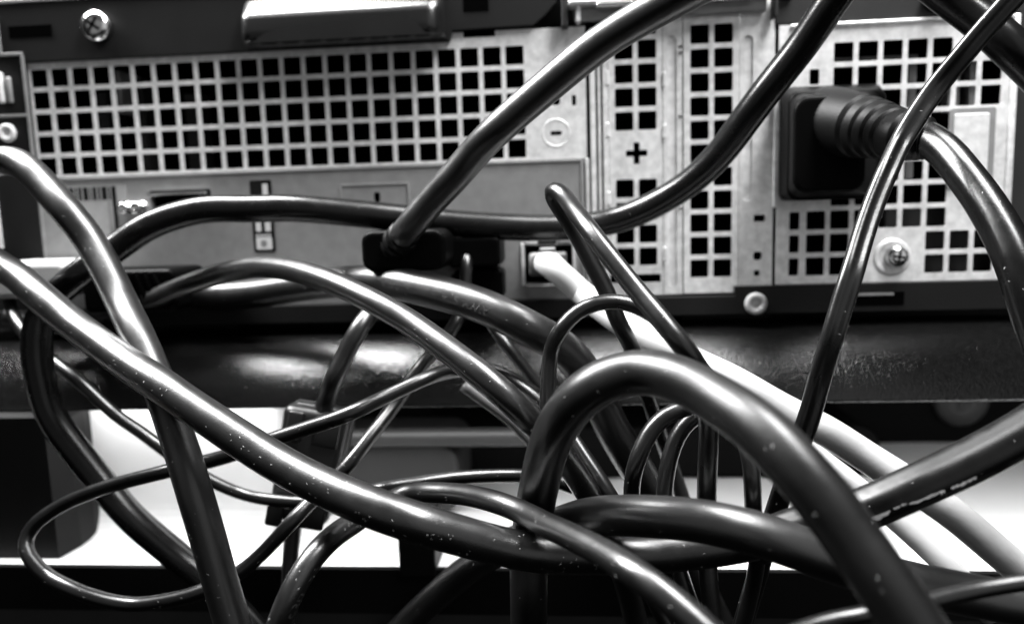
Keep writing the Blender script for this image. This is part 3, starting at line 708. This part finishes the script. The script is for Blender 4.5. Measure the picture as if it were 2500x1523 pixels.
# power supply face
rows = range(10)
sk = {(c, r) for c in (-2, -1) for r in range(0, 7)} | {(c, r) for c in (5, 6) for r in (0, 3, 4, 5, 6, 7)} | {(c, r) for c in (1, 2, 3) for r in (8, 9)} | {(6, 7)}
h3 = grid(229.82, -3.57, range(-2, 7), rows, sk, g=.1)
h3 = [h for h in h3 if not (h[0] < 220 and h[1] < 223)] + [(218.7, 221.5, -3.57 - r * P_ - HS, -3.57 - r * P_) for r in (7, 8, 9)] + [(223.4, 226.0, -14.2, -10.1, .4)]
psu = plate('power_supply_face', 215.2, 275.6, -68.4, 1.7, h3, -1.0, .5, 'zinc', PC, fil=.35)
box('face_fold', 213.9, 216.2, -2.2, -1.05, -47, -6, 'zinc', psu, bev=.35, seg=3)
box('face_rim', 275.4, 277.0, -1.9, -0.4, -68.4, 1.6, 'zinc', psu, bev=.4, seg=3)
box('face_rim', 218, 275.3, -1.9, -1.05, 0.7, 1.7, 'zinc', psu, bev=.3)
ws = prism('rating_window', rrect(260.2, 272.2, -43.6, -21.9, .8, 3), -1.35, -1.02, 'zinc2', PC, bev=.2)
prism('window_step', rrect(261.4, 270.4, -42.2, -23.6, .5, 3), -1.8, -1.4, 'zinc', ws, bev=.25)
box('inner_fan_frame', 247, 276, 5, 8, -69, -48, 'case2', PC)
box('inner_plate', 252, 254, 5, 9, -40, -8, 'part', PC)
box('inner_plate', 262.6, 265.6, 5, 9, -22, -8, 'zinc2', PC)
box('inner_plate', 268.2, 269.9, 5, 9, -22, -6, 'zinc2', PC)
box('inner_coil', 229, 256, 9, 15, -7.4, -5.6, 'part', PC)
lathe('screw_well', [(5.2, 0), (4.8, .35), (3.8, .5), (3.6, .1)], 246.6, -1.0, -61.6, 'zinc', psu, cap=False)
screw(247.6, -1.0, -61.4, 3.05, 'chrome', PC, h=2.6, tilt=8)
screw(271.2, -1.0, -6.0, 1.8, 'chrome', PC, h=1.2, tilt=30)
# dark bands above and right of it, and along the bottom
tp = box('top_band', 214.5, 291, -0.9, 1.0, 2.2, 18.4, 'case2', PC)
lathe('band_knob', [(3.4, 0), (3.4, 3), (2.6, 4), (.05, 4.2)], 255.4, -0.9, 6.6, 'edge', tp)
lathe('band_knob', [(2.2, 0), (2.2, 2), (.05, 2.4)], 216.8, -0.9, 10.6, 'edge', tp)
box('right_frame', 277.2, 291, -1.4, 0.6, -68, 2.0, 'case2', PC)
prism('bottom_lip', [(-30, -71.2), (203.8, -71.2), (203.8, -68.6), (275.4, -68.6), (282.5, -76.6), (-30, -76.6)], -1.7, 0.4, 'case', PC, bev=.2)
box('lip_slot', 237, 250, -1.85, -1.2, -74.9, -71.1, 'inside', PC, bev=.12)
box('lip_slot_edge', 237.3, 247, -2.0, -1.86, -72.0, -71.3, 'zinc2', PC)
rivet(209.6, -1.7, -73.6, 3.1, PC)

# ------------------------------------------------------------------ the cables
PATH = {k: catmull(p, relax=24 if d > 5 else 8) for k, (d, p) in CABLES.items()}
DIA = {k: d for k, (d, p) in CABLES.items()}

def cable(key, name, mat, label, prof=None, seg=24):
    C = PATH[key]
    o = tube(name, C, DIA[key] / 2, mat, None, seg, prof)
    return tag(o, label, 'cable')

c_video = cable('video', 'video_cable', 'cable', 'thick black cable rising from its black video plug to the top edge of the picture')
prism('plug_body', rrect(105.2, 126.6, -60.0, -49.6, 3.0, 5), -31, -9, 'plug', c_video, bev=1.2, seg=3)
prism('plug_shell', rrect(107.5, 124, -58, -51.5, 1.0, 3), -9, -0.75, 'zinc2', c_video)

VR = PATH['video'][:14]
tube('strain_relief', catmull([tuple(p) for p in VR[::3]], .4), 4, 'relief', c_video, 24, radii=lambda t: 5.6 - 1.7 * t - (.5 if .25 < t < .95 and (t * 9) % 1 > .7 else 0))
cable('sweep', 'thick_cable', 'dull', 'dark cable sweeping across the port plate from top right round to the lower left')
c_left = cable('left', 'thick_cable', 'cable', 'pale-lit cable bending over at the left edge and running down to the bottom')
c_gloss = cable('gloss', 'thick_cable', 'gloss', 'long glossy dusty cable running from the left edge down across the middle')
c_loop = cable('loop', 'thick_cable', 'matte', 'thick blurred cable making the big arch in the right foreground')
c_front = cable('front', 'thick_cable', 'satin', 'thick cable with a bright top lying low across the arch, lower right foreground')
c_style = cable('style', 'thick_cable', 'cable', 'thickest black cable printed AWM STYLE 20276 humping over the centre')
c_middle = cable('middle', 'thick_cable', 'gloss', 'medium black cable crossing in front of the printed one and running down to the right')
cable('peak', 'thin_cable', 'thin', 'thin black cable doubled back at a sharp peak over the network socket', seg=18)
cable('arch', 'thin_cable', 'thin', 'thin black cable in a neat round arch across the white network cable', seg=18)
cable('arch_a', 'thin_cable', 'thin', 'left one of the two small thin arches inside the big arch', seg=18)
cable('arch_b', 'thin_cable', 'thin', 'right one of the two small thin arches inside the big arch', seg=18)
c_thin = cable('thin', 'thin_cable', 'thin', 'thin grey-black cable hanging from the stacked ports into the wide loop at lower left', seg=18)
prism('plug_body', rrect(124.8, 139.0, -60.4, -52.4, 1.6, 4), -17, -2.2, 'plug', c_thin, bev=.9, seg=3)
c_data = cable('data', 'thin_cable', 'thin', 'thin cable dropping from the white plug at left and passing below the ferrite clip top', seg=18)
c_power = cable('power', 'power_cable', 'dull', 'thick black power cord curving down from the ribbed plug at the right edge')
cable('corner', 'thick_cable', 'dull', 'dark thick cable cutting across the top right corner')
c_flat = cable('flat', 'flat_cable', 'thin', 'flat two-core cord running straight down from the top right corner', prof=twin_profile, seg=32)
c_net = cable('white', 'network_cable', 'white', 'white network cable running from its socket to the lower right')
c_rib = cable('ribbed', 'ribbed_cable', 'ribbed', 'ribbed scuffed black cord rising to the right edge behind the big arch', prof=lambda a: ((1 + .028 * math.cos(7 * a)) * math.cos(a), (1 + .028 * math.cos(7 * a)) * math.sin(a)), seg=56)
cable('white_b', 'network_cable', 'white', 'second pale cable lying just under the white network cable at lower right')
c_twist = cable('twist', 'medium_cable', 'gloss', 'medium black cable climbing from bottom left over and down across the long glossy one')
c_drop = cable('drop', 'medium_cable', 'cable', 'black cable hanging in front of the shelf edge into the ferrite clip')
cable('corner_thin', 'thin_cable', 'thin', 'very thin cable slipping behind the big arch in the bottom right corner', seg=16)
cable('sliver', 'thin_cable', 'grey', 'short visible length of paler grey cable just left of the big arch', seg=16)
cable('behind', 'thin_cable', 'thin', 'thin dark cable hanging behind the printed cable in front of the shelf edge', seg=16)

# plug of the second port below the thin cable's, nothing but its dark block shows
tag(prism('usb_plug', rrect(125.4, 139.0, -69.8, -61.2, 1.6, 4), -13, -2.2, 'plug', None, bev=.9, seg=3),
    'short black plug in the lower of the two stacked ports', 'plug')

# power plug: body, step, ribbed strain relief
def taper(name, a, b, mat, parent, n=6):
    """Body between a rear rounded rectangle and a front one: (x0,x1,z0,z1,r,y)."""
    A = [(x, a[5], z) for x, z in rrect(*a[:5], n)]
    B = [(x, b[5], z) for x, z in rrect(*b[:5], n)]
    c = len(A)
    fs = [(i, (i + 1) % c, c + (i + 1) % c, c + i) for i in range(c)] + [tuple(range(c)), tuple(range(2 * c - 1, c - 1, -1))]
    o = from_data(name, A + B, fs, mat, parent)
    bm = bmesh.new()
    bm.from_mesh(o.data)
    es = [e for e in bm.edges if all(abs(v.co.y - b[5] * MM) < 1e-7 for v in e.verts)]
    bmesh.ops.bevel(bm, geom=es, offset=1.0 * MM, segments=3, profile=.5, affect='EDGES')
    bm.to_mesh(o.data)
    bm.free()
    return o
taper('plug_body', (215.4, 242.6, -45.2, -14.6, 2.5, -1.1), (214.6, 239, -45.4, -17.5, 3.0, -13), 'plug', c_power)
taper('plug_head', (214.9, 237.5, -44.6, -18.2, 3.0, -13.05), (213.4, 230.6, -43.6, -20.0, 4.0, -21.5), 'plug', c_power)
SR = catmull([(224.5, -14, -26.0), (228.0, -24, -28.0), (231.0, -33.5, -30.6), (232.2, -39.0, -32.2), tuple(PATH['power'][6])], .35)
def relief(t):
    r = 9.2 - 4.6 * t
    if t > .30:
        k = (t - .30) / .70 * 6.0
        if k % 1.0 > .76:
            r -= 1.2
    return r
tube('strain_relief', SR, 6, 'relief', c_power, 28, radii=relief)

# network plug and boot
NB = catmull([(150.6, -5, -59.6), (151.4, -11, -60.2), tuple(PATH['white'][0]), tuple(PATH['white'][6])], .5)
box('plug_body', 146.0, 156.6, -7, 0.05, -64.0, -57.6, 'part', c_net, bev=.8, seg=3)
bv, bf, nb_ = [], [], 24
TB = tangents(NB)
for i, (c, ta) in enumerate(zip(NB, TB)):
    u_ = i / (len(NB) - 1)
    e1 = (Vector((1, 0, 0)) - ta * ta.x).normalized()
    e2 = ta.cross(e1)
    k_ = min(1.0, u_ / .75)
    ha, hb, ex = 4.5 + (3.25 - 4.5) * k_, 2.3 + (3.25 - 2.3) * k_, .45 + .55 * k_
    for k in range(nb_):
        a = 2 * math.pi * k / nb_
        ca, sa = math.cos(a), math.sin(a)
        bv.append(tuple(c + e1 * (ha * math.copysign(abs(ca) ** ex, ca)) + e2 * (hb * math.copysign(abs(sa) ** ex, sa))))
for i in range(len(NB) - 1):
    for k in range(nb_):
        j = (k + 1) % nb_
        bf.append((i * nb_ + k, i * nb_ + j, (i + 1) * nb_ + j, (i + 1) * nb_ + k))
bf += [tuple(range(nb_)), tuple((len(NB) - 1) * nb_ + k for k in range(nb_))]
from_data('plug_boot', bv, bf, 'boot', c_net, smooth=True)
box('latch_tab', 149.2, 153.4, -8, -1, -57.4, -56.2, 'boot', c_net, bev=.3)

# white plug the thin data cable hangs from
wp = prism('plug_body', rrect(-6, 20.5, -65.4, -55.4, 2.5, 5), -23, -2.2, 'boot', c_data, bev=1.5, seg=3)
# ribbed dark plug beside it on its own cable
rp = empty('video_plug', 0, 0, 0)
prism('plug_body', rrect(22, 49, -70.2, -58.4, 2.0, 5), -19, -2.2, 'plug', rp, bev=1.2, seg=3)
for k in range(6):
    box('grip_rib', 31 + k * 2.6, 32.4 + k * 2.6, -20.2, -19.02, -67.6, -58.8, 'plug', rp, bev=.3, rot=Matrix.Rotation(math.radians(-24), 4, 'Y'))
tag(rp, 'black plug with slanted grip ribs half hidden at the left below the ports', 'plug')

# ferrite clip and the cable leaving below it
tube('cable_tail', PATH['drop_tail'], DIA['drop_tail'] / 2, 'cable', c_drop, 20)
top, bot = Vector((92.6, -30.5, -94.5)), Vector((86.6, -34.5, -123.0))
ax = (top - bot)
fz = ax.normalized()
fx = (Vector((1, 0.12, 0)) - fz * fz.dot(Vector((1, 0.12, 0)))).normalized()
fm = Matrix((fx, fz.cross(fx), fz)).transposed().to_4x4()
mid = (top + bot) / 2
def clip_half(name, y0, y1):
    bm = bmesh.new()
    bmesh.ops.create_cube(bm, size=1)
    for v in bm.verts:
        t = v.co.z + .5
        wx = 17.2 if t > .5 else 15.0
        v.co = Vector((v.co.x * wx, (y0 + y1) / 2 + v.co.y * (y1 - y0), v.co.z * ax.length)) * MM
    bmesh.ops.bevel(bm, geom=list(bm.edges), offset=2.4 * MM, segments=5, profile=.5, affect='EDGES')
    bmesh.ops.transform(bm, matrix=Matrix.Translation(mid * MM) @ fm, verts=bm.verts)
    return from_bm(name, bm, 'clip', c_drop, smooth=True)
fc = clip_half('ferrite_clip', -6.6, -0.3)
clip_half('ferrite_clip', 0.3, 6.6)
def clip_box(name, x0, x1, y0, y1, z0, z1):
    o = box(name, x0, x1, y0, y1, z0, z1, 'clip', fc, bev=.75, seg=3)
    for v in o.data.vertices:
        v.co = (Matrix.Translation(mid * MM) @ fm) @ v.co
    return o
L2 = ax.length / 2
clip_box('clip_latch', -6.6, -2.6, -8.0, -6.4, L2 - 9, L2 - 1)
clip_box('clip_latch', 0.2, 6.8, -7.8, -6.4, L2 - 9, L2 - 1.4)
clip_box('clip_latch', -7.6, -3.4, -7.8, -6.4, -L2 - 1.2, -L2 + 6)
clip_box('clip_latch', -2.0, 7.0, -7.8, -6.4, -L2 - 0.4, -L2 + 7)

# ------------------------------------------------------------------ printing, scuffs and lint on the jackets
def arc_at(key, p):
    """Distance along a cable to the spot nearest p."""
    p = Vector(p)
    acc, best, bs = 0.0, 1e9, 0.0
    C = PATH[key]
    for i in range(len(C) - 1):
        d = (C[i] - p).length
        if d < best:
            best, bs = d, acc
        acc += (C[i + 1] - C[i]).length
    return bs

# "AWM STYLE 20276" reads upside down from right to left
s_awm = arc_at('style', pt_awm)
print_on(PATH['style'], 4.2, 'AWM STYLE 20276 VW-1', s_awm, 84, 3.0, -1, 'jprint', c_style, flip=True)
s_vw = arc_at('gloss', pt_105)
print_on(PATH['gloss'], 3.6, '105\u00b0C   VW-1', s_vw, 146, 3.1, 1, 'jprint', c_gloss)
print_on(PATH['gloss'], 3.6, 'CSA', arc_at('gloss', pt_csa), 146, 3.1, 1, 'jprint', c_gloss)
s_e = arc_at('twist', pt_e)
print_on(PATH['twist'], 2.2, 'c/RU   E124880-T', s_e, 118, 2.2, 1, 'jprint', c_twist)

# worn white flecks on the ribbed cord
rng = random.Random(4)
s8 = arc_at('ribbed', pt_scuff)
for ds, dt, ln, wd in ((0, 0, 5.2, .7), (1.0, -.25, 3.0, .9), (5.8, .15, 1.0, .35), (7.0, .2, .7, .3), (8.0, -.1, 5.0, .45), (12.6, -.2, .8, .9), (14.4, -.3, 3.2, .7), (17.2, -.35, 1.6, .5)):
    m_ = 9
    up_ = [(ln * k / m_, wd * (.25 + .75 * rng.random()) * (.3 if k in (0, m_) else 1)) for k in range(m_ + 1)]
    dn_ = [(ln * k / m_, -.2 * rng.random()) for k in range(m_, -1, -1)]
    fleck(PATH['ribbed'], 3.74, s8 + ds, 96, [(a, b - dt) for a, b in dn_ + up_[:1] + up_[1:]], 'fleck', c_rib)

# lint: short pale fibres lying on the jackets
def lint(key, parent, count, seed, th0, th1):
    r_ = random.Random(seed)
    C = PATH[key]
    total = sum((C[i + 1] - C[i]).length for i in range(len(C) - 1))
    rad = DIA[key] / 2
    vs_, fs = [], []
    for _ in range(count):
        s, th = r_.uniform(.05, .95) * total, r_.uniform(th0, th1)
        d, ln = r_.uniform(-1.4, 1.4), r_.uniform(.12, .55)
        bend = r_.uniform(-.6, .6)
        wd = r_.uniform(.02, .05)
        k0 = len(vs_)
        for k in range(5):
            a = k / 4
            ds, dt = a * ln * math.cos(d + bend * a), a * ln * math.sin(d + bend * a)
            lift = .06 + .25 * a * (1 - a)
            for sg in (-1, 1):
                p = on_surface(C, s + ds - sg * wd * math.sin(d), th + math.degrees((dt + sg * wd * math.cos(d)) / rad), rad + lift)
                vs_.append(tuple(p))
        for k in range(4):
            fs.append((k0 + 2 * k, k0 + 2 * k + 1, k0 + 2 * k + 3, k0 + 2 * k + 2))
    o = from_data('lint', vs_, fs, 'scuff', parent)
    o['kind'] = 'stuff'
lint('gloss', c_gloss, 200, 1, 20, 150)
lint('style', c_style, 40, 2, 20, 140)
lint('twist', c_twist, 70, 3, 20, 140)
for k_, o_, n_ in (('middle', c_middle, 50), ('left', c_left, 50), ('front', c_front, 22), ('loop', c_loop, 30), ('flat', c_flat, 24), ('power', c_power, 10), ('thin', c_thin, 40)):
    lint(k_, o_, n_, len(k_) + n_, 30, 140)

# each Empty stands at the base of its thing; its parts stay where they were built
for o_, base in ((PC, (130, 0, -79)), (gb, (95, 8, -140)), (dv, (180, 38, -140)), (rp, (36, -10, -70)), (ns, (151, 0, -67))):
    off = v3(*base)
    o_.location = off
    for ch in o_.children:
        ch.matrix_parent_inverse = Matrix.Translation(-off)
ns.matrix_parent_inverse = Matrix.Translation(-v3(130, 0, -79))
